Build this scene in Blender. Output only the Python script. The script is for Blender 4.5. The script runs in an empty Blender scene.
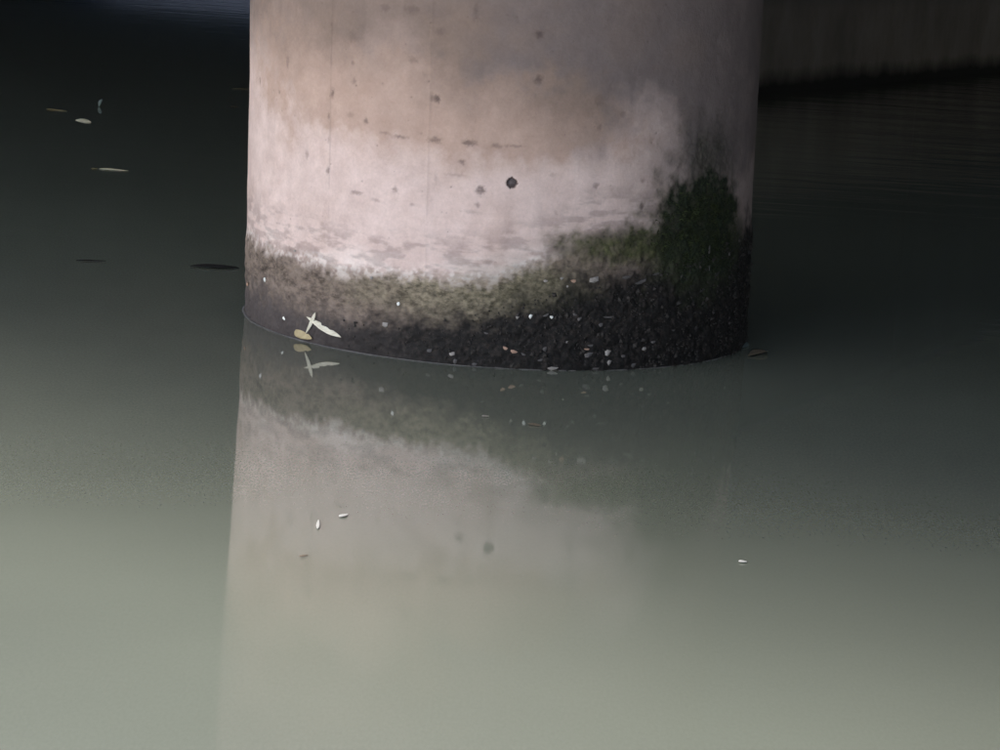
import bpy, math, random
import numpy as np
from mathutils import Vector, Matrix
random.seed(7); rng = np.random.default_rng(7)
S = bpy.context.scene; COL = S.collection

# ------------------------------------------------------------------ camera
F = 2500.0; PITCH = 0.19189; ROLL = 0.06276; CAMH = 1.0232
cam_data = bpy.data.cameras.new('camera'); cam = bpy.data.objects.new('camera', cam_data); COL.objects.link(cam)
cp, sp = math.cos(PITCH), math.sin(PITCH); c, s = math.cos(ROLL), math.sin(ROLL)
fwd = np.array([0, cp, -sp]); rt0 = np.array([1., 0, 0]); up0 = np.array([0, sp, cp])
RT = c*rt0 + s*up0; UP = -s*rt0 + c*up0
CAM = np.array([0, 0, CAMH])
cam.matrix_world = Matrix(((RT[0], UP[0], -fwd[0], 0), (RT[1], UP[1], -fwd[1], 0), (RT[2], UP[2], -fwd[2], CAMH), (0, 0, 0, 1)))
cam_data.sensor_width = 36; cam_data.lens = F/1000*36; cam_data.clip_end = 2000; cam_data.clip_start = .05
S.camera = cam

# ------------------------------------------------------------------ sky, sun, exposure
SUN_EL = 46.0; SUN_DIR = (-0.80, -0.60)            # towards the sun, low behind the viewer's left shoulder
w = bpy.data.worlds.new('World'); S.world = w; w.use_nodes = True
nt = w.node_tree; bg = nt.nodes['Background']
sky = nt.nodes.new('ShaderNodeTexSky'); sky.sky_type = 'NISHITA'; sky.sun_disc = False
sky.sun_elevation = math.radians(SUN_EL); sky.sun_rotation = math.atan2(SUN_DIR[0], SUN_DIR[1])
sky.air_density = 1.0; sky.dust_density = 1.5; sky.ozone_density = 1.0
nt.links.new(sky.outputs[0], bg.inputs['Color']); bg.inputs['Strength'].default_value = 0.15
sd = bpy.data.lights.new('sun', 'SUN'); sd.energy = 1.6; sd.angle = math.radians(28); sd.color = (1, .95, .9)
sun = bpy.data.objects.new('sun', sd); COL.objects.link(sun)
e = math.radians(SUN_EL); n = math.hypot(*SUN_DIR)
sv = Vector((SUN_DIR[0]/n*math.cos(e), SUN_DIR[1]/n*math.cos(e), math.sin(e)))
sun.rotation_euler = sv.to_track_quat('Z', 'Y').to_euler(); sun.location = (-3, -3, 6)
S.view_settings.view_transform = 'Standard'; S.view_settings.look = 'None'
S.view_settings.exposure = 1.79; S.view_settings.gamma = 1; S.view_settings.use_curve_mapping = False

# ------------------------------------------------------------------ helpers
PR = 0.6; PC = np.array([-0.01817, 5.9431]); LEAN = -0.028
def ray(px, py):
    d = fwd + RT*(px-500)/F - UP*(py-375)/F
    return d/np.linalg.norm(d)
def on_water(px, py, z=0.0):
    d = ray(px, py); t = (z-CAM[2])/d[2]; return CAM + d*t
def pier_point(u, z, off=0.0):
    th = u/PR; r = PR+off
    return np.stack([PC[0]+LEAN*z + r*np.sin(th), PC[1] - r*np.cos(th), z + 0*th], -1)
def on_pier(px, py):
    """surface coordinates (arc length from the front, height) of a place on the shaft"""
    d = ray(px, py)
    # leaning axis: x0 = PC0 + LEAN*z
    a0 = CAM[0]-PC[0]-LEAN*CAM[2]; a1 = d[0]-LEAN*d[2]; b0 = CAM[1]-PC[1]; b1 = d[1]
    A = a1*a1+b1*b1; B = 2*(a0*a1+b0*b1); C_ = a0*a0+b0*b0-PR*PR
    disc = max(B*B-4*A*C_, 0.0); t = (-B-math.sqrt(disc))/(2*A)
    x = a0+a1*t; y = b0+b1*t
    return math.atan2(x, -y)*PR, CAM[2]+d[2]*t
def vnoise(x, y, seed=0):
    xi = np.floor(x).astype(np.int64); yi = np.floor(y).astype(np.int64); xf = x-xi; yf = y-yi
    def h(a, b):
        v = (a*374761393 + b*668265263 + seed*974634777) & 0xffffffff
        v = ((v ^ (v >> 13))*1274126177) & 0xffffffff
        return ((v ^ (v >> 16)) & 0xffff)/65535.0
    sx = xf*xf*(3-2*xf); sy = yf*yf*(3-2*yf)
    return (h(xi, yi)*(1-sx)+h(xi+1, yi)*sx)*(1-sy) + (h(xi, yi+1)*(1-sx)+h(xi+1, yi+1)*sx)*sy
def fbm(x, y, freq, octv=5, seed=0, ax=1.0):
    r = 0; a = .5; t = 0
    for k in range(octv):
        r = r + a*vnoise(x*freq*ax, y*freq, seed+k*17); t += a; a *= .55; freq *= 2.03
    return r/t
def sstep(a, b, x):
    t = np.clip((x-a)/(b-a), 0, 1); return t*t*(3-2*t)

def mesh_obj(name, verts, faces, mat, parent=None, smooth=False):
    me = bpy.data.meshes.new(name); me.from_pydata([tuple(map(float, v)) for v in verts], [], faces)
    if smooth: me.polygons.foreach_set('use_smooth', [True]*len(me.polygons))
    me.update(); o = bpy.data.objects.new(name, me); COL.objects.link(o)
    if mat: me.materials.append(mat)
    if parent: o.parent = parent
    return o
def empty(name, loc=(0, 0, 0)):
    o = bpy.data.objects.new(name, None); o.empty_display_size = .1; o.location = loc; COL.objects.link(o); return o
def tag(o, label=None, cat=None, group=None, kind=None):
    for k, v in (('label', label), ('category', cat), ('group', group), ('kind', kind)):
        if v: o[k] = v
    return o
def box_v(x0, y0, z0, x1, y1, z1, org=(0, 0), dx=(1, 0), dy=(0, 1)):
    v = []
    for z in (z0, z1):
        for a, b in ((x0, y0), (x1, y0), (x1, y1), (x0, y1)):
            v.append((org[0]+dx[0]*a+dy[0]*b, org[1]+dx[1]*a+dy[1]*b, z))
    return v, [(3, 2, 1, 0), (4, 5, 6, 7), (0, 1, 5, 4), (1, 2, 6, 5), (2, 3, 7, 6), (3, 0, 4, 7)]

class NT:
    def __init__(s, name):
        s.m = bpy.data.materials.new(name); s.m.use_nodes = True; s.t = s.m.node_tree; s.t.nodes.clear()
        s.out = s.t.nodes.new('ShaderNodeOutputMaterial')
    def n(s, typ, **k):
        o = s.t.nodes.new(typ)
        for a, b in k.items(): setattr(o, a, b)
        return o
    def l(s, a, b): s.t.links.new(a, b)
    def attr(s, name): o = s.n('ShaderNodeAttribute', attribute_name=name); return o.outputs['Fac']
    def coord(s, scale=(1, 1, 1)):
        a = s.n('ShaderNodeTexCoord'); b = s.n('ShaderNodeMapping'); b.inputs['Scale'].default_value = scale
        s.l(a.outputs['Object'], b.inputs[0]); return b.outputs[0]
    def noise(s, scale, det=5, rough=.6, vec=None, dist=0):
        o = s.n('ShaderNodeTexNoise'); o.inputs['Scale'].default_value = scale; o.inputs['Detail'].default_value = det
        o.inputs['Roughness'].default_value = rough; o.inputs['Distortion'].default_value = dist
        s.l(vec if vec else s.coord(), o.inputs['Vector']); return o.outputs['Fac']
    def ramp(s, fac, stops):
        o = s.n('ShaderNodeValToRGB'); el = o.color_ramp.elements
        while len(el) < len(stops): el.new(.5)
        for q, (p, cc) in zip(el, stops):
            q.position = p; q.color = (*cc, 1) if isinstance(cc, tuple) else (cc, cc, cc, 1)
        s.l(fac, o.inputs[0]); return o.outputs[0]
    def mix(s, fac, a, b, mode='MIX'):
        o = s.n('ShaderNodeMix', data_type='RGBA', blend_type=mode)
        if isinstance(fac, (int, float)): o.inputs[0].default_value = fac
        else: s.l(fac, o.inputs[0])
        for i, q in ((6, a), (7, b)):
            if isinstance(q, tuple): o.inputs[i].default_value = (*q, 1)
            else: s.l(q, o.inputs[i])
        return o.outputs[2]
    def math(s, op, a, b=0.5):
        o = s.n('ShaderNodeMath', operation=op)
        for i, q in ((0, a), (1, b)):
            if isinstance(q, (int, float)): o.inputs[i].default_value = q
            else: s.l(q, o.inputs[i])
        return o.outputs[0]
    def bsdf(s, col, rough=.9, spec=.3, bump=None, bstr=.3, bdist=.002):
        p = s.n('ShaderNodeBsdfPrincipled')
        if isinstance(col, tuple): p.inputs['Base Color'].default_value = (*col, 1)
        else: s.l(col, p.inputs['Base Color'])
        if isinstance(rough, (int, float)): p.inputs['Roughness'].default_value = rough
        else: s.l(rough, p.inputs['Roughness'])
        p.inputs['Specular IOR Level'].default_value = spec
        if bump is not None:
            b = s.n('ShaderNodeBump'); b.inputs['Strength'].default_value = bstr; b.inputs['Distance'].default_value = bdist
            s.l(bump, b.inputs['Height']); s.l(b.outputs[0], p.inputs['Normal'])
        s.l(p.outputs[0], s.out.inputs[0]); return p

# ------------------------------------------------------------------ materials
def mat_shaft():
    m = NT('pier_concrete')
    fine = m.noise(160, 5, .7); med = m.noise(22, 6, .62); big = m.noise(5, 5, .6, m.coord((1, 1, .8)))
    c0 = m.mix(m.ramp(med, [(.3, 0.), (.7, 1.)]), (.57, .425, .385), (.72, .56, .515))
    c0 = m.mix(m.attr('warm'), c0, m.mix(med, (.36, .235, .18), (.46, .315, .25)))
    c0 = m.mix(m.attr('shade_stain'), c0, m.mix(m.attr('warm'), m.mix(med, (.145, .113, .108), (.220, .175, .168)), m.mix(med, (.20, .138, .108), (.29, .205, .165))))  # painted shade with grey staining, browner where warm
    c0 = m.mix(m.attr('pale'), c0, (.80, .69, .64))
    c0 = m.mix(m.ramp(big, [(.42, 0.), (.75, .35)]), c0, m.mix(.45, c0, (.2, .16, .15)))
    crust = m.mix(m.ramp(m.noise(42, 6, .72, m.coord((1, 1, 1.9))), [(.36, 0.), (.6, 1.)]), (.045, .033, .027), (.20, .15, .12))
    crust = m.mix(m.ramp(m.noise(14, 5, .65, m.coord((1, 1, 1.8))), [(.42, 0.), (.68, .75)]), crust, (.27, .205, .17))
    crust = m.mix(m.attr('tan'), crust, m.mix(m.ramp(m.noise(52, 6, .72, m.coord((1, 1, 1.9))), [(.35, 0.), (.62, 1.)]), (.060, .050, .032), (.29, .24, .17)))
    c0 = m.mix(m.attr('crust'), c0, crust)
    blk = m.mix(m.ramp(m.noise(70, 6, .75), [(.5, 0.), (.72, 1.)]), (.008, .0065, .006), (.050, .038, .032))
    blk = m.mix(m.attr('lilac'), blk, m.mix(med, (.04, .031, .030), (.105, .084, .080)))
    c0 = m.mix(m.attr('black'), c0, blk)
    c0 = m.mix(m.math('MULTIPLY', m.attr('pale'), m.attr('crust')), c0, (.52, .45, .40))
    mossc = m.mix(m.ramp(m.noise(55, 6, .7), [(.35, 0.), (.65, 1.)]), (.022, .024, .011), (.088, .088, .038))
    c0 = m.mix(m.attr('moss'), c0, mossc)
    c0 = m.mix(m.attr('mossdark'), c0, m.mix(m.ramp(fine, [(.4, 0.), (.65, 1.)]), (.007, .010, .006), (.026, .035, .016)))
    c0 = m.mix(m.attr('pit'), c0, (.055, .035, .035))
    c0 = m.mix(1.0, c0, m.ramp(fine, [(.25, .90), (.7, 1.05)]), 'MULTIPLY')
    rough = m.ramp(m.attr('black'), [(0, .92), (1, .8)])
    m.bsdf(c0, rough, .3, m.math('ADD', fine, m.math('MULTIPLY', med, 1.5)), .35, .0025)
    return m.m
def mat_plain(name, a, b, scale=40, rough=.8, spec=.3, bstr=.3, bdist=.001):
    m = NT(name); f = m.noise(scale, 5, .65)
    m.bsdf(m.mix(m.ramp(f, [(.3, 0.), (.7, 1.)]), a, b), rough, spec, f, bstr, bdist); return m.m
def mat_leaf(name, a, b):
    m = NT(name); f = m.noise(60, 4, .6, m.coord((.3, 3, 1)))
    p = m.bsdf(m.mix(m.ramp(f, [(.3, 0.), (.7, 1.)]), a, b), .6, .35, f, .25, .0005); return m.m
def mat_wall(name='wall_concrete', lo=(.21, .185, .175), hi=(.31, .275, .26)):
    m = NT(name)
    f = m.noise(3.2, 6, .65, m.coord((1, 1, .6))); g = m.noise(30, 5, .7)
    c0 = m.mix(m.ramp(f, [(.35, 0.), (.68, 1.)]), lo, hi)
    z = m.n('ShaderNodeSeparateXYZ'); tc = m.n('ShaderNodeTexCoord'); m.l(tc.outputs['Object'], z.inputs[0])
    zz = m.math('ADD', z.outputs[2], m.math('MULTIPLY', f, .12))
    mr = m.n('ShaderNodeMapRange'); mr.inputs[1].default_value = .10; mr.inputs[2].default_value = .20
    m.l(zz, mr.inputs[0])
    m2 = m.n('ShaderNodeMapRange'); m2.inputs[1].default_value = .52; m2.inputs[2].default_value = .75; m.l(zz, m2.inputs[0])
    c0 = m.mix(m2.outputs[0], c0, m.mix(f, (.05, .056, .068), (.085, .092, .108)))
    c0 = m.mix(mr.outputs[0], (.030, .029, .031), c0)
    m.bsdf(c0, .9, .25, g, .3, .004); return m.m
def mat_water():
    m = NT('murky_water')
    silt = m.noise(.55, 4, .55)
    col = m.mix(m.ramp(silt, [(.35, 0.), (.65, 1.)]), (.146, .156, .124), (.168, .180, .143))
    dust = m.noise(1.0, 2, .6, m.coord((230, 85, 1)))        # fine dust and silt film on and just under the surface
    col = m.mix(1.0, col, m.ramp(dust, [(.3, .93), (.7, 1.06)]), 'MULTIPLY')
    d = m.n('ShaderNodeBsdfDiffuse'); m.l(col, d.inputs[0])
    # ripples: long low swells, calmer beside the viewer, livelier behind and right of the pier
    r1 = m.noise(1.0, 4, .55, m.coord((1.1, 4.2, 1)), .4)
    r2 = m.noise(1.0, 5, .6, m.coord((.8, 4.2, 1)), .5)
    r3 = m.noise(1.0, 3, .6, m.coord((16, 30, 1)))
    tc = m.n('ShaderNodeTexCoord'); xyz = m.n('ShaderNodeSeparateXYZ'); m.l(tc.outputs['Object'], xyz.inputs[0])
    mr = m.n('ShaderNodeMapRange'); mr.inputs[1].default_value = .2; mr.inputs[2].default_value = 2.2
    m.l(xyz.outputs[0], mr.inputs[0])
    mr2 = m.n('ShaderNodeMapRange'); mr2.inputs[1].default_value = 5.8; mr2.inputs[2].default_value = 12.0
    m.l(xyz.outputs[1], mr2.inputs[0])
    k = m.math('MULTIPLY', mr.outputs[0], mr2.outputs[0])
    mr3 = m.n('ShaderNodeMapRange'); mr3.inputs[1].default_value = 5.6; mr3.inputs[2].default_value = 9; m.l(xyz.outputs[1], mr3.inputs[0])
    h = m.math('ADD', m.math('MULTIPLY', m.math('MULTIPLY', r1, mr3.outputs[0]), .003), m.math('MULTIPLY', m.math('MULTIPLY', r2, k), .030))
    b = m.n('ShaderNodeBump'); b.inputs['Strength'].default_value = 1; b.inputs['Distance'].default_value = .32
    m.l(h, b.inputs['Height'])
    g = m.n('ShaderNodeBsdfGlossy'); g.inputs['Roughness'].default_value = .04; g.inputs[0].default_value = (1, 1, 1, 1)
    m.l(b.outputs[0], g.inputs['Normal'])
    fr = m.n('ShaderNodeFresnel'); fr.inputs[0].default_value = 1.7; m.l(b.outputs[0], fr.inputs['Normal'])
    mx = m.n('ShaderNodeMixShader'); fk = m.n('ShaderNodeMapRange'); fk.inputs[1].default_value = .3; fk.inputs[2].default_value = .7; fk.inputs[3].default_value = .88; fk.inputs[4].default_value = 1.09
    m.l(dust, fk.inputs[0]); fm = m.math('MULTIPLY', fr.outputs[0], fk.outputs[0]); m.l(fm, mx.inputs[0]); m.l(d.outputs[0], mx.inputs[1]); m.l(g.outputs[0], mx.inputs[2])
    m.l(mx.outputs[0], m.out.inputs[0]); return m.m

M_shaft = mat_shaft(); M_wall = mat_wall(); M_far = mat_plain('bank_growth', (.0055, .0075, .012), (.011, .015, .023), 1.5, .95); M_water = mat_water()
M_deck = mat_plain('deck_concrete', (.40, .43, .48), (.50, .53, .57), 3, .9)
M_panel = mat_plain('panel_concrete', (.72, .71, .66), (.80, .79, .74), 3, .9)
M_grit = mat_plain('silt_grit', (.010, .009, .009), (.05, .042, .037), 90, .8)
M_moss = mat_plain('moss', (.010, .014, .007), (.050, .060, .024), 30, .9, .1)
M_pale = mat_plain('lime_chunk', (.16, .14, .13), (.42, .38, .35), 200, .8)
M_white = mat_plain('white_fleck', (.72, .70, .66), (.86, .84, .8), 200, .7)
M_petal = mat_plain('pale_petal', (.50, .49, .45), (.64, .62, .58), 200, .7)
M_tanchunk = mat_plain('tan_chunk', (.32, .19, .13), (.5, .33, .25), 200, .8)
M_greychunk = mat_plain('grey_chunk', (.05, .045, .045), (.15, .135, .13), 150, .8)
M_meniscus = mat_plain('pale_meniscus', (.11, .10, .10), (.22, .205, .20), 60, .5, .5)
M_cream = mat_leaf('cream_dry_leaf', (.66, .58, .44), (.86, .80, .66))
M_tan = mat_leaf('tan_dry_leaf', (.34, .26, .14), (.48, .38, .22))
M_brown = mat_leaf('brown_wet_leaf', (.10, .075, .05), (.22, .165, .12))
M_dark = mat_leaf('dark_wet_leaf', (.010, .008, .010), (.028, .022, .024))
M_bluish = mat_leaf('grey_green_leaf', (.16, .20, .20), (.26, .31, .30))
M_plug = mat_plain('plug_mortar', (.07, .055, .055), (.16, .13, .13), 120, .9)

# ------------------------------------------------------------------ water (setting)
o = mesh_obj('river_water', [(-150, -90, 0), (150, -90, 0), (150, 150, 0), (-150, 150, 0)], [(0, 1, 2, 3)], M_water)
tag(o, kind='structure')

# ------------------------------------------------------------------ bridge deck overhead
YE = 2.05; DZ = 1.9                                            # soffit height
EP = np.array([0.0, YE]); ED = np.array([0.87, -0.49]); ED /= np.linalg.norm(ED); EN = np.array([-ED[1], ED[0]])
deck = empty('bridge_deck', (EP[0], EP[1], DZ))
tag(deck, 'low concrete bridge deck spanning over the pier and the shaded water', 'bridge')
def deck_box(name, a, b, mat, parent=deck):
    v, f = box_v(*a, *b, org=(0, 0), dx=tuple(ED), dy=tuple(EN))
    return mesh_obj(name, v, f, mat, parent)
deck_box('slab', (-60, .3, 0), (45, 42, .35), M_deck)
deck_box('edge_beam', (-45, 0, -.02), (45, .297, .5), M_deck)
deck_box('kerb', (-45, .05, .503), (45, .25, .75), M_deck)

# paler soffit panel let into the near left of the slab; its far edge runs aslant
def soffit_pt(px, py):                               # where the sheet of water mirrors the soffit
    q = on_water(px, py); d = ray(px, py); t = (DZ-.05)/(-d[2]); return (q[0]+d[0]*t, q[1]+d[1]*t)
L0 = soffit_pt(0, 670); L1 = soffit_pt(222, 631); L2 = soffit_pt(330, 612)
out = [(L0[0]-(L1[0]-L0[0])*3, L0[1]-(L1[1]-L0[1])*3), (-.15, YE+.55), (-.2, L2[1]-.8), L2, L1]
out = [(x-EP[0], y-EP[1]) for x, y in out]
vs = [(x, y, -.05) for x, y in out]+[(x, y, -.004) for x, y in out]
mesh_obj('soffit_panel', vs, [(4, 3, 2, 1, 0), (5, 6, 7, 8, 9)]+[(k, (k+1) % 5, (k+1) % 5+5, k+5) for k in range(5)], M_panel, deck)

# ------------------------------------------------------------------ walls behind
A = np.array([0.25, 11.9]); wd = np.array([2.1, 3.7]); wd /= np.linalg.norm(wd); wn = np.array([-wd[1], wd[0]])
wall = empty('pier_wall', (A[0], A[1], 0)); tag(wall, 'dark concrete wall pier standing in water behind right of the round pier', 'wall')
zc = 0.0
for k in range(3):                                   # panels cast end to end with recessed joints
    a = k*4.6
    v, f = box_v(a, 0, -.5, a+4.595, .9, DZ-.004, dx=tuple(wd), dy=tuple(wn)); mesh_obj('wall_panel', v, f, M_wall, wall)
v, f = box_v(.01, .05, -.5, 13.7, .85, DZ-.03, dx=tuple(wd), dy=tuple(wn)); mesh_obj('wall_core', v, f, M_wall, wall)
# the far bank of the channel beyond the bridge, seen only as a dark bluish mirror image
bn = 60; bxs = np.linspace(-70, 70, bn+1); vs = []
for i in range(bn+1):
    for k, (dy, z) in enumerate(((0, -.4), (1.2, .5), (3.5, 2.6), (6, 4.4), (14, 5.4))):
        vs.append((bxs[i], 52+dy-.478*bxs[i]*.3+rng.uniform(-.4, .4), z+rng.uniform(-.2, .3)*(k > 0)))
fs = [(i*5+k, (i+1)*5+k, (i+1)*5+k+1, i*5+k+1) for i in range(bn) for k in range(4)]
o = mesh_obj('river_bank', vs, fs, M_far, None, True); tag(o, kind='structure')

shade_wall = empty('added_shade_wall', (3.4, -8, 0)); tag(shade_wall, 'unseen grey concrete wall added along the right side to shade the pier', 'wall')  # wall out of view, added to shade the pier's right side and water
v, f = box_v(0, 0, -.5, 18.5, .8, 3.4, dx=(.12, .9928), dy=(.9928, -.12)); mesh_obj('added_shade_wall_face', v, f, M_wall, shade_wall)

# ------------------------------------------------------------------ the pier
pier = empty('bridge_pier', (PC[0], PC[1], 0))
tag(pier, 'round pinkish grey concrete bridge pier with mossy dark crusted base in murky water', 'pier')
def curve(pts):
    q = sorted(on_pier(*p) for p in pts); us = [a for a, b in q]; zs = [b for a, b in q]
    return lambda u: np.interp(u, us, zs)
crust_top = curve([(249, 236), (280, 250), (310, 262), (350, 271), (400, 279), (450, 283), (500, 277), (540, 262), (580, 246), (620, 236), (660, 238), (700, 232), (740, 235)])
black_top = curve([(248, 276), (300, 300), (350, 314), (400, 320), (440, 314), (480, 305), (520, 296), (560, 286), (600, 280), (660, 262), (700, 248), (740, 226)])

thd = np.concatenate([np.linspace(-math.pi, -1.9, 14)[:-1], np.linspace(-1.9, 1.9, 1000), np.linspace(1.9, math.pi, 14)[1:-1]])
zz = np.concatenate([np.linspace(-.5, -.04, 4)[:-1], np.linspace(-.04, .86, 470), np.linspace(.86, DZ-.003, 12)[1:]])
TH, Z = np.meshgrid(thd, zz); U = TH*PR
n1 = fbm(U, Z, 9, 5, 1); n2 = fbm(U, Z, 30, 4, 2); n3 = fbm(U, Z, 85, 3, 3); n5 = fbm(U, Z, 240, 3, 14); n4 = fbm(U, Z, 7, 5, 4, 1); streak = fbm(U, Z, 60, 4, 5, .22); vstreak = fbm(U, Z*.12, 34, 4, 6)
def uvd(px, py): return on_pier(px, py)
def blob(px, py, rx, ry, soft=.5, nz=.6, rot=0):
    u0, z0 = on_pier(px, py); du = (U-u0)/rx; dz = (Z-z0)/ry
    if rot: du, dz = du*math.cos(rot)+dz*math.sin(rot), -du*math.sin(rot)+dz*math.cos(rot)
    r = np.sqrt(du*du+dz*dz) + (n2-.5)*nz + (n1-.5)*nz
    return 1-sstep(1-soft, 1+soft, r)
ct = crust_top(U) + (n1-.5)*.04 + (n2-.5)*.025
crust = 1-sstep(-.022, .026, Z-ct+(n3-.5)*.03)
bt = black_top(U) + (n1-.5)*.09 + (n2-.5)*.07
black = 1-sstep(-.05, .045, Z-bt+(n3-.5)*.04)
u_left, _ = on_pier(300, 300); u_mid, _ = on_pier(440, 290); u_r, _ = on_pier(560, 290)
tan_ = np.clip(blob(470, 285, .26, .085, .5, .5)*.95, 0, 1)
lilac = 1-sstep(u_left-.15, u_mid+.05, U + (n1-.5)*.3)
moss = np.clip(.85*blob(618, 246, .15, .040, .5, .9, -.1) + .22*blob(520, 282, .18, .05, .6, .9) + .8*blob(700, 232, .17, .13, .4, .8), 0, 1)
moss = np.clip(moss*(.55+.9*n3), 0, 1)
md = np.clip(blob(705, 238, .155, .125, .50, .9) + .75*blob(706, 178, .13, .10, .7, .9), 0, 1)*(.72+.5*n3)
pale = np.clip((1-sstep(.0, .08, Z-ct))*(1-sstep(u_r-.1, u_r+.05, U))*(sstep(.42, .66, streak)*.55*sstep(-.004, .008, Z-ct) + .75*sstep(.50, .62, n3)*np.exp(-((Z-ct-.004)/.014)**2)), 0, 1)
warm = np.clip(.75*blob(330, 20, .40, .17, .6, .6) + blob(430, 115, .36, .09, .7, .7) + .8*blob(545, 118, .20, .07, .6, .8) + .4*blob(290, 70, .2, .1, .8, .8)+.25*sstep(.5, .8, n4), 0, 1)*.8
# deck shade and grey staining painted in: from the top down to a slanting ragged edge, lower towards the right
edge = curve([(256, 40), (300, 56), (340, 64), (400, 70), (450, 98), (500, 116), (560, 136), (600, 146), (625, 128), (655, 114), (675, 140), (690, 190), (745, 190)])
shade_stain = sstep(-.09, .13, Z-edge(U)+(n1-.5)*.10+(n2-.5)*.07+(n3-.5)*.02)
shade_stain *= np.interp(U, [on_pier(260, 50)[0], on_pier(400, 50)[0], on_pier(520, 50)[0], on_pier(600, 60)[0]], [.92, .92, .96, 1.0])*(.78+.5*n4)
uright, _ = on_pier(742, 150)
shade_stain = np.maximum(shade_stain, .62*sstep(on_pier(590, 150)[0], on_pier(700, 150)[0], U+(n1-.5)*.12)); shade_stain = np.clip(shade_stain + .07*sstep(.5, .85, vstreak)*(Z > ct+.05), 0, 1)  # right-flank shade painted in, plus faint drip streaks
zone = sstep(-.01, .02, Z-ct)*(1-sstep(.06, .13, Z-ct))*(1-sstep(.35, .55, U))
pit = .30*zone*sstep(.42, .66, fbm(U, Z, 75, 4, 21, .3)); disp = np.zeros_like(U)
def spot(px, py, ru, rz, depth=.002, dark=1.0, soft=.8):
    dark = dark*.72
    u0, z0 = on_pier(px, py); r = np.sqrt(((U-u0)/ru)**2+((Z-z0)/rz)**2) + (n5-.5)*1.5 + (n3-.5)*.5
    k = 1-sstep(1-soft, 1+soft, r); global pit, disp
    pit = np.maximum(pit, k*dark); disp -= k*depth
mm = .001
for (px, py, a, b, d) in [(333, 93, 4, 7, .8), (332, 24, 2, 5, .4), (260, 80, 3, 8, .7), (280, 92, 3, 3, .6), (353, 63, 4, 4, .5), (354, 81, 4, 5, .5),
    (366, 121, 5, 5, .75), (437, 99, 6, 6, .95), (432, 98, 3, 6, .5), (329, 116, 3, 5, .6), (328, 171, 4, 8, .8), (329, 140, 3, 6, .4), (307, 155, 4, 7, .45), (356, 193, 11, 4, .6),
    (395, 190, 5, 5, .6), (469, 143, 12, 5, .8), (435, 140, 11, 5, .7), (400, 137, 14, 3, .7), (385, 133, 12, 2.5, .45), (462, 162, 6, 4, .7), (481, 191, 7, 8, 1.), (497, 146, 8, 4, .6), (515, 146, 16, 2.5, .5),
    (540, 35, 7, 6, .8), (539, 80, 7, 6, .8), (643, 181, 5, 4, .5), (596, 186, 5, 5, .6), (600, 127, 5, 5, .4), (623, 113, 6, 6, .4), (642, 207, 4, 8, .8), (628, 218, 7, 3, .4), (556, 213, 4, 5, .45),
    (478, 205, 4, 4, .55), (412, 205, 5, 3, .4), (375, 200, 9, 3, .4), (300, 228, 12, 4, .45), (289, 226, 8, 4, .4), (395, 252, 16, 3, .4), (455, 238, 20, 4, .3), (488, 262, 8, 4, .5), (510, 232, 10, 3, .3), (553, 175, 5, 3, .3),
    (470, 212, 14, 3, .3), (414, 60, 8, 5, .35), (385, 8, 9, 6, .4), (412, 10, 14, 6, .35), (440, 32, 9, 6, .35), (476, 12, 5, 12, .35), (288, 62, 5, 11, .4), (355, 38, 14, 8, .25), (600, 100, 9, 9, .3), (660, 20, 5, 9, .3), (455, 175, 14, 3, .35), (436, 178, 4, 10, .3), (350, 115, 8, 5, .3)]:
    spot(px, py, a*mm*1.15, b*mm*1.15, .0012*d, d)
# cluster of random pores, sparse
for _ in range(170):
    u0 = rng.uniform(-.85, .85); z0 = rng.uniform(.2, .84); rr = rng.uniform(.7, 2.4)*mm
    sel = (np.abs(U-u0) < .01) & (np.abs(Z-z0) < .01)
    k = np.exp(-(((U[sel]-u0)/rr)**2+((Z[sel]-z0)/rr)**2)); pit[sel] = np.maximum(pit[sel], k*rng.uniform(.25, .6)); disp[sel] -= k*.0008
# cast joints: faint upright formwork line and lesser ones
for px, st in ((331, .20), (430, .09)):
    u0, _ = on_pier(px, 100)
    k = np.exp(-((U-u0-(n1-.5)*.004)/.0022)**2)*sstep(.42, .66, vstreak+(n2-.5)*.5)*(Z > ct)*st
    pit = np.maximum(pit, k); disp += np.exp(-((U-u0)/.003)**2)*.0006*(Z > ct)
# drawn recess of the form tie hole
uh, zh = on_pier(512, 183); rr = np.hypot(U-uh, Z-zh) + (n5-.5)*.006; disp -= .010*(1-sstep(.0095, .0125, rr)); pit = np.maximum(pit, .9*(1-sstep(.0105, .0135, rr)))
# relief of the crust
rough = np.maximum(crust, md)
disp += rough*((n2-.35)*.006 + (n3-.5)*.006) + rough*.001
disp += black*(fbm(U, Z, 45, 4, 9)-.4)*.008*sstep(-.3, .4, U)
disp += (n4-.5)*.004*(1-rough) + (n2-.5)*.0012
P = np.stack([PC[0]*0+LEAN*Z + (PR+disp)*np.sin(TH), -(PR+disp)*np.cos(TH), Z], -1)
nz, nth = U.shape
V = P.reshape(-1, 3); idx = np.arange(nz*nth).reshape(nz, nth)
a = idx[:-1, :]; b = np.roll(idx, -1, 1)[:-1, :]; c_ = np.roll(idx, -1, 1)[1:, :]; d_ = idx[1:, :]
Fq = np.stack([a, b, c_, d_], -1).reshape(-1, 4)
me = bpy.data.meshes.new('shaft'); me.vertices.add(len(V)); me.vertices.foreach_set('co', V.astype(np.float32).ravel())
me.loops.add(Fq.size); me.loops.foreach_set('vertex_index', Fq.astype(np.int32).ravel())
me.polygons.add(len(Fq)); me.polygons.foreach_set('loop_start', np.arange(0, Fq.size, 4, dtype=np.int32)); me.polygons.foreach_set('loop_total', np.full(len(Fq), 4, np.int32))
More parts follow.
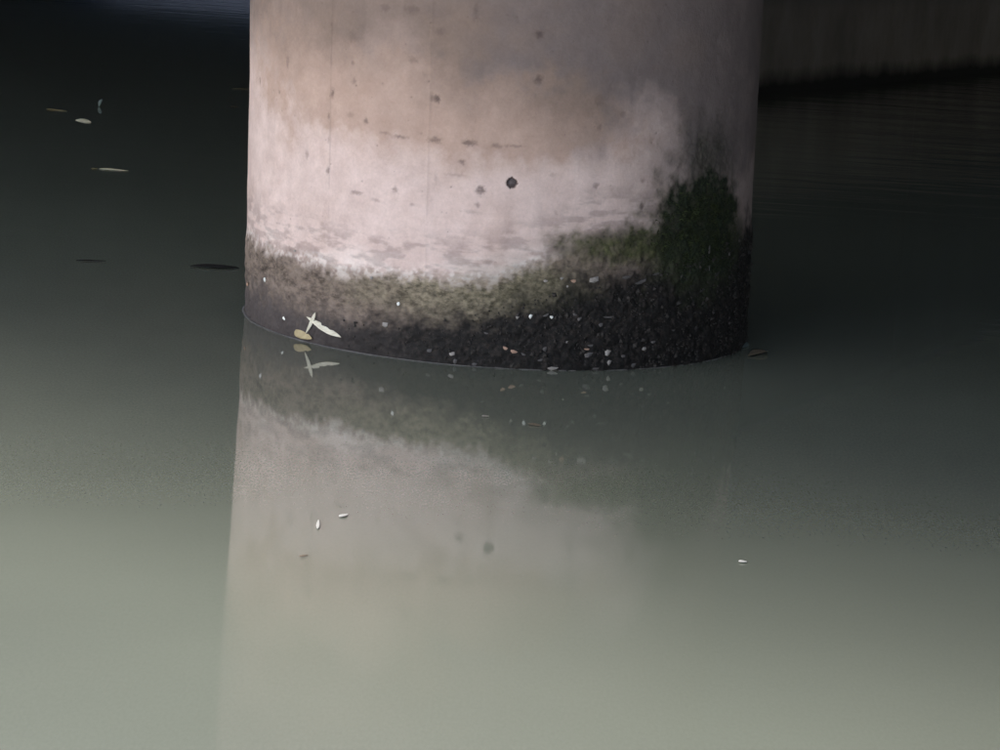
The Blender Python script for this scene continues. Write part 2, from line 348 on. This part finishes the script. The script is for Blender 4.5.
me.update(calc_edges=True); me.validate(); me.polygons.foreach_set('use_smooth', np.ones(len(me.polygons), bool))
for nm, arr in (('crust', crust), ('black', black), ('lilac', lilac), ('tan', tan_), ('moss', moss), ('mossdark', md), ('pale', pale), ('warm', warm), ('shade_stain', shade_stain), ('pit', pit)):
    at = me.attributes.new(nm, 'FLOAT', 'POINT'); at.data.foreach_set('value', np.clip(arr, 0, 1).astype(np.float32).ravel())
me.materials.append(M_shaft); shaft = bpy.data.objects.new('shaft', me); COL.objects.link(shaft); shaft.parent = pier

def local(p): return (p[0]-PC[0], p[1]-PC[1], p[2])
def frame(u):
    th = u/PR; nrm = np.array([math.sin(th), -math.cos(th), 0]); tan = np.array([math.cos(th), math.sin(th), 0]); return nrm, tan, np.array([0, 0, 1.])
# mortar plug inside the form tie hole
nrm, tg, upv = frame(uh); pc = pier_point(np.float64(uh), np.float64(zh), -.0065)
vs = [pc+nrm*.001]; K = 18
for r_, off in ((.0055, 0), (.0068, -.0015), (.0095, -.003)):
    for k in range(K):
        t = 2*math.pi*k/K; vs.append(pc+(tg*math.cos(t)+upv*math.sin(t))*r_*(1+.09*math.sin(2*t+1)+.05*math.sin(5*t))+nrm*off)
fs = [(0, 1+k, 1+(k+1) % K) for k in range(K)]
for j in range(2):
    for k in range(K): fs.append((1+j*K+k, 1+(j+1)*K+k, 1+(j+1)*K+(k+1) % K, 1+j*K+(k+1) % K))
mesh_obj('tie_hole_plug', [local(p) for p in vs], fs, M_plug, pier, True)

# individual encrusted chunks
def rock_mesh(seed):
    r = random.Random(seed); import bmesh
    bm = bmesh.new(); bmesh.ops.create_icosphere(bm, subdivisions=1, radius=1)
    for v in bm.verts: v.co *= r.uniform(.45, 1.3)
    me = bpy.data.meshes.new('chunk'); bm.to_mesh(me); bm.free(); return me
ROCK = [rock_mesh(k) for k in range(6)]
def chunk(name, px, py, w_, h_, mat, rot=0, dep=.5, out=.001):
    u, z = on_pier(px, py); nrm, tg, upv = frame(u); m0 = ROCK[random.randrange(6)].copy(); m0.name = name
    m0.materials.clear(); m0.materials.append(mat)
    o = bpy.data.objects.new(name, m0); COL.objects.link(o); o.parent = pier
    cr, sr = math.cos(rot), math.sin(rot); t2 = tg*cr+upv*sr; u2 = -tg*sr+upv*cr
    p = local(pier_point(np.float64(u), np.float64(z), out+.003)); W = w_*.0021/2; H = h_*.0021/2; D = min(W, H)*dep
    o.matrix_local = Matrix(((t2[0]*W, nrm[0]*D, u2[0]*H, p[0]), (t2[1]*W, nrm[1]*D, u2[1]*H, p[1]), (t2[2]*W, nrm[2]*D, u2[2]*H, p[2]), (0, 0, 0, 1)))
    return o
for px, py, a, b, m_, r_ in [(266, 279, 4, 6, M_white, .5), (285, 318, 6, 4, M_white, -.6), (399, 304, 4, 5, M_white, .6), (386, 324, 6, 7, M_pale, 0),
    (249, 284, 6, 5, M_tanchunk, 0), (530, 316, 4.5, 5, M_white, 0), (551, 317, 4.5, 5, M_white, 0), (517, 317, 4, 4, M_pale, 0), (545, 315, 9, 3, M_greychunk, .5),
    (505, 348, 7, 5, M_tanchunk, -.3), (513, 351, 9, 4, M_tanchunk, -.3), (523, 354, 7, 4, M_greychunk, -.4), (452, 354, 7, 6, M_pale, .3), (455, 361, 5, 6, M_greychunk, 0), (474, 364, 6, 4, M_greychunk, 0),
    (588, 355, 10, 7, M_greychunk, .2), (607, 353, 7, 9, M_pale, .1), (608, 362, 6, 6, M_pale, 0), (566, 342, 4, 3, M_pale, .3), (551, 368, 14, 4, M_pale, 0), (500, 368, 14, 3, M_greychunk, -.05),
    (579, 319, 5, 5, M_greychunk, .3), (574, 314, 6, 3, M_greychunk, -.5), (607, 317, 14, 3, M_greychunk, 0), (632, 365, 8, 5, M_greychunk, .2), (652, 342, 7, 4, M_greychunk, .1), (643, 348, 5, 5, M_pale, 0),
    (593, 279, 10, 8, M_pale, .2), (573, 281, 7, 6, M_tanchunk, .2), (625, 277, 14, 4, M_greychunk, .05), (640, 282, 18, 6, M_greychunk, .35), (655, 274, 12, 3, M_greychunk, .2), (680, 276, 5, 5, M_greychunk, 0),
    (567, 286, 4, 3, M_pale, 0), (545, 281, 5, 4, M_pale, 0), (561, 278, 5, 3, M_pale, 0), (586, 349, 8, 3, M_tanchunk, 0), (600, 325, 5, 6, M_greychunk, .3), (590, 345, 12, 3, M_greychunk, .1),
    (728, 254, 5, 5, M_greychunk, 0), (708, 250, 3, 14, M_greychunk, 0), (708, 268, 3, 10, M_greychunk, 0), (728, 323, 8, 4, M_greychunk, 0), (296, 251, 4, 4, M_pale, 0), (372, 277, 5, 4, M_pale, 0), (540, 360, 7, 4, M_greychunk, .4), (595, 368, 7, 3, M_greychunk, 0),
    (622, 356, 6, 4, M_greychunk, 0), (544, 349, 6, 5, M_greychunk, .5), (672, 330, 6, 4, M_greychunk, .2), (486, 333, 6, 3, M_greychunk, -.2), (430, 350, 5, 5, M_greychunk, .2)]:
    chunk('crust_chunk', px, py, a, b, m_, r_)

# grit: thousands of little lumps on the crust, joined
def scatter(name, n, accept, size, mat, spiky=False):
    vs = []; fs = []
    cnt = 0
    while cnt < n:
        u = rng.uniform(-.95, .95); z = rng.uniform(.0, .46)
        if not accept(u, z): continue
        cnt += 1; nrm, tg, upv = frame(u); p = pier_point(np.float64(u), np.float64(z), 0.002); sz = rng.uniform(*size)*(1+(rng.random() < .12)*1.1)
        ang = rng.uniform(0, 6.28); t2 = tg*math.cos(ang)+upv*math.sin(ang); u2 = -tg*math.sin(ang)+upv*math.cos(ang); k0 = len(vs)
        if spiky:
            for q in range(2):
                aa = rng.uniform(0, 6.28); dv = tg*math.cos(aa)+upv*math.sin(aa)*.9+nrm*rng.uniform(.3, 1.2); dv /= np.linalg.norm(dv); sd_ = np.cross(dv, nrm+.01); sd_ /= np.linalg.norm(sd_)+1e-9
                k1 = len(vs); vs += [local(p-sd_*sz*.28), local(p+sd_*sz*.28), local(p+dv*sz*1.5)]; fs.append((k1, k1+1, k1+2))
        else:
            asp = rng.uniform(.5, 1.2)
            vs += [local(x) for x in (p+t2*sz, p+u2*sz*asp, p-t2*sz*rng.uniform(.6, 1), p-u2*sz*asp, p+nrm*sz*rng.uniform(.5, 1.1)+t2*sz*.2)]
            fs += [(k0, k0+1, k0+4), (k0+1, k0+2, k0+4), (k0+2, k0+3, k0+4), (k0+3, k0, k0+4)]
    return tag(mesh_obj(name, vs, fs, mat, pier), kind='stuff')
def crust_at(u, z):
    nn = float(fbm(np.array([u]), np.array([z]), 9, 5, 1)[0]); n_ = float(fbm(np.array([u]), np.array([z]), 30, 4, 2)[0])
    return z < crust_top(u)+(nn-.5)*.04+(n_-.5)*.025-.006
scatter('crust_grit', 2200, lambda u, z: crust_at(u, z) and random.random() < (0 if z > black_top(u)-.015 or u < -.35 else .25 if u < -.05 else 1), (.0012, .0042), M_grit)
m_u, m_z = on_pier(703, 228); g_u, g_z = on_pier(615, 247)
def in_moss(u, z):
    a_ = ((u-m_u)/.16)**2+((z-m_z+.02)/.12)**2; w_ = max(1.15-a_, 0)
    return random.random() < w_*float(vnoise(np.array([u*45]), np.array([z*45]), 3)[0])*1.6
scatter('moss_tufts', 4200, in_moss, (.0014, .0034), M_moss, True)

# pale strip standing in for the bright meniscus where water meets the shaft
vs = []; fs = []; us = np.linspace(-.93, .93, 700); K = 6
for i, u in enumerate(us):
    nn = float(fbm(np.array([u]), np.array([0.]), 25, 3, 8)[0]); wv = (.0019*(1-float(sstep(-.35, .12, u)))+.0012)*(.6+.8*nn)
    if u > .05: wv *= float(sstep(.45, .6, np.array(nn)))*1.2+.15
    nrm, tg, upv = frame(u)
    for k in range(K):
        t = math.pi*k/(K-1); vs.append(local(pier_point(np.float64(u), np.float64(0), .002)+nrm*wv*(1-math.cos(t))+upv*(wv*.5*math.sin(t)+.0006)))
for i in range(len(us)-1):
    for k in range(K-1): q = i*K+k; fs.append((q, q+K, q+K+1, q+1))
mesh_obj('meniscus_line', vs, fs, M_meniscus, pier, True)

# ------------------------------------------------------------------ leaves
def leaf_mesh(name, p0, p1, width, mat, nrm, bend=0.0, belly=.4, curl=.15, parent=None, wave=.04, thick=.0007, ns=12, origin=None):
    """a slim blade from p0 to p1, widest at 'belly', folded a little along its midrib"""
    p0 = np.array(p0); p1 = np.array(p1); ax = p1-p0; L = np.linalg.norm(ax); ax = ax/L
    sd_ = np.cross(ax, nrm); sd_ /= np.linalg.norm(sd_); nn = np.cross(sd_, ax)
    org_ = np.array(origin if origin is not None else (p0+p1)/2)
    top = []; K = 5
    for i in range(ns+1):
        t = i/ns; wv = width*.5*(math.sin(math.pi*min(1, max(.0, t**(math.log(.5)/math.log(belly)))))**.75)+width*.03
        c0 = p0+ax*L*t + sd_*bend*L*math.sin(math.pi*t) + nn*L*wave*math.sin(2.3*t*math.pi)
        for k in range(K):
            q = (k/(K-1)*2-1); top.append(c0+sd_*wv*q*(1+.08*math.sin(i*1.9+k)*.4) + nn*(abs(q)*wv*curl))
    N = len(top); vs = [p-org_ for p in top]+[p-nn*thick-org_ for p in top]; fs = []
    for i in range(ns):
        for k in range(K-1):
            q = i*K+k; fs.append((q, q+1, q+K+1, q+K)); fs.append((N+q, N+q+K, N+q+K+1, N+q+1))
        for k in (0, K-1):
            q = i*K+k; fs.append((q, q+K, N+q+K, N+q) if k == 0 else (q+K, q, N+q, N+q+K))
    for i in (0, ns):
        for k in range(K-1): q = i*K+k; fs.append((q, q+1, N+q+1, N+q))
    o = mesh_obj(name, vs, fs, mat, parent, True)
    if parent is None: o.location = org_
    return o
Zup = np.array([0, 0, 1.])
# crossed cream leaf caught on the crust: one blade points out to the viewer, a short one crosses it
def pp(px, py, off):
    u, z = on_pier(px, py); return pier_point(np.float64(u), np.float64(z), off)
lf = empty('dry_leaf'); tag(lf, 'cream dry leaf pair crossed like an X, stuck to the dark base of the pier', 'leaf', 'fallen leaves on the pier')
j = pp(314, 322, .008); lf.location = j
d = ray(341, 337.5)                                   # tip: out from the face and a little lower
# choose the tip distance so its height is about 20 mm lower than the joint
tip = CAM + d*((j[2]-.020-CAM[2])/d[2])
tail = pp(308.5, 316.5, .006)
leaf_mesh('long_blade', tail, tip, .0145, M_cream, np.array([.0, -.8, .6]), bend=.015, belly=.55, wave=.012, curl=.1, parent=lf, origin=j)
leaf_mesh('short_blade', pp(318.5, 312, .010), pp(309, 333, .010), .0075, M_cream, np.array([0, -1., .1]), bend=-.02, belly=.4, wave=.01, parent=lf, origin=j)
nn_, _, _ = frame(on_pier(303, 335)[0])
o = leaf_mesh('dry_leaf', pp(296.5, 331.5, .006), pp(315, 338.5, .008), .017, M_tan, nn_+np.array([0, 0, .2]), belly=.35); tag(o, 'short tan leaf on the pier just above the waterline under the crossed cream leaf', 'leaf', 'fallen leaves on the pier')

def floater(name, a, b, width, mat, label, cat='leaf', group='leaves floating on the water', tilt=0, **k):
    p0 = on_water(*a, .0022); p1 = on_water(*b, .0022)
    o = leaf_mesh(name, p0, p1, width, mat, Zup+np.array([0, -tilt, 0]), wave=.004, **k); return tag(o, label, cat, group)
floater('floating_leaf', (46, 109), (67, 111), .016, M_tan, 'faint thin grey leaf floating leftmost among the dry leaves on far water', tilt=.1)
floater('floating_leaf', (76, 119.5), (91, 122.5), .032, M_cream, 'bright short cream leaf floating between two thin leaves on far left water', tilt=.45)
o = leaf_mesh('upright_leaf', on_water(99, 107, -.002), on_water(99, 107, -.002)+np.array([.012, 0, .034]), .013, M_bluish, np.array([.3, -1., 0]), belly=.6, bend=-.1)
tag(o, 'tiny bluish leaf standing upright out of the dark water above the bright cream one', 'leaf', 'leaves floating on the water')
floater('floating_leaf', (91, 168.2), (98, 168.6), .010, M_tan, 'tiny leaf scrap at the left end of the long straw coloured leaf')
floater('floating_leaf', (99, 168.6), (128.5, 170.8), .020, M_cream, 'long straw coloured leaf floating flat on dark water left of the pier', tilt=.15)
floater('floating_leaf', (190, 266), (239, 268), .046, M_dark, 'black wet leaf, widest on the water, floating close left of the pier', belly=.5, bend=-.03)
floater('floating_leaf', (76, 260), (106, 261), .012, M_dark, 'faint dark sliver of leaf floating left of the black wet leaf')
floater('floating_leaf', (232, 88.6), (252, 88.8), .010, M_tan, 'upper of two thin pale leaves floating against the pier edge')
floater('floating_leaf', (230, 106.2), (239, 106.8), .012, M_brown, 'lower small pale scrap floating beside the upper pier edge')
floater('floating_leaf', (748, 356), (767, 351.5), .028, M_brown, 'brown curled leaf floating just right of the pier base', belly=.6, curl=.5)
floater('floating_leaf', (734, 349), (742, 340), .012, M_bluish, 'pale bent sliver floating at the right foot of the pier', bend=.15)
floater('floating_leaf', (528, 423.5), (541, 425.6), .014, M_brown, 'small brown leaf floating in front of the pier foot', belly=.45)
for a, b, wd_, lab in [((317.6, 528.5), (318.6, 519.5), .005, 'white upright petal sliver floating, left of a pair over the pier reflection'), ((339.5, 516.5), (348, 513.8), .009, 'white slanted petal floating, right of a pair over the pier reflection'),
                 ((738.5, 561), (747, 561.6), .010, 'single white petal floating at lower right on pale green water')]:
    floater('floating_petal', a, b, wd_, M_petal, lab, 'petal', 'white petals floating')
floater('floating_petal', (482, 416), (489, 416), .010, M_pale, 'dull pale speck floating in the dark reflection of the crust', 'petal', 'white petals floating')
floater('floating_twig', (299, 556), (308, 554.8), .004, M_brown, 'tiny brown twig floating below the white petals', 'twig', None)
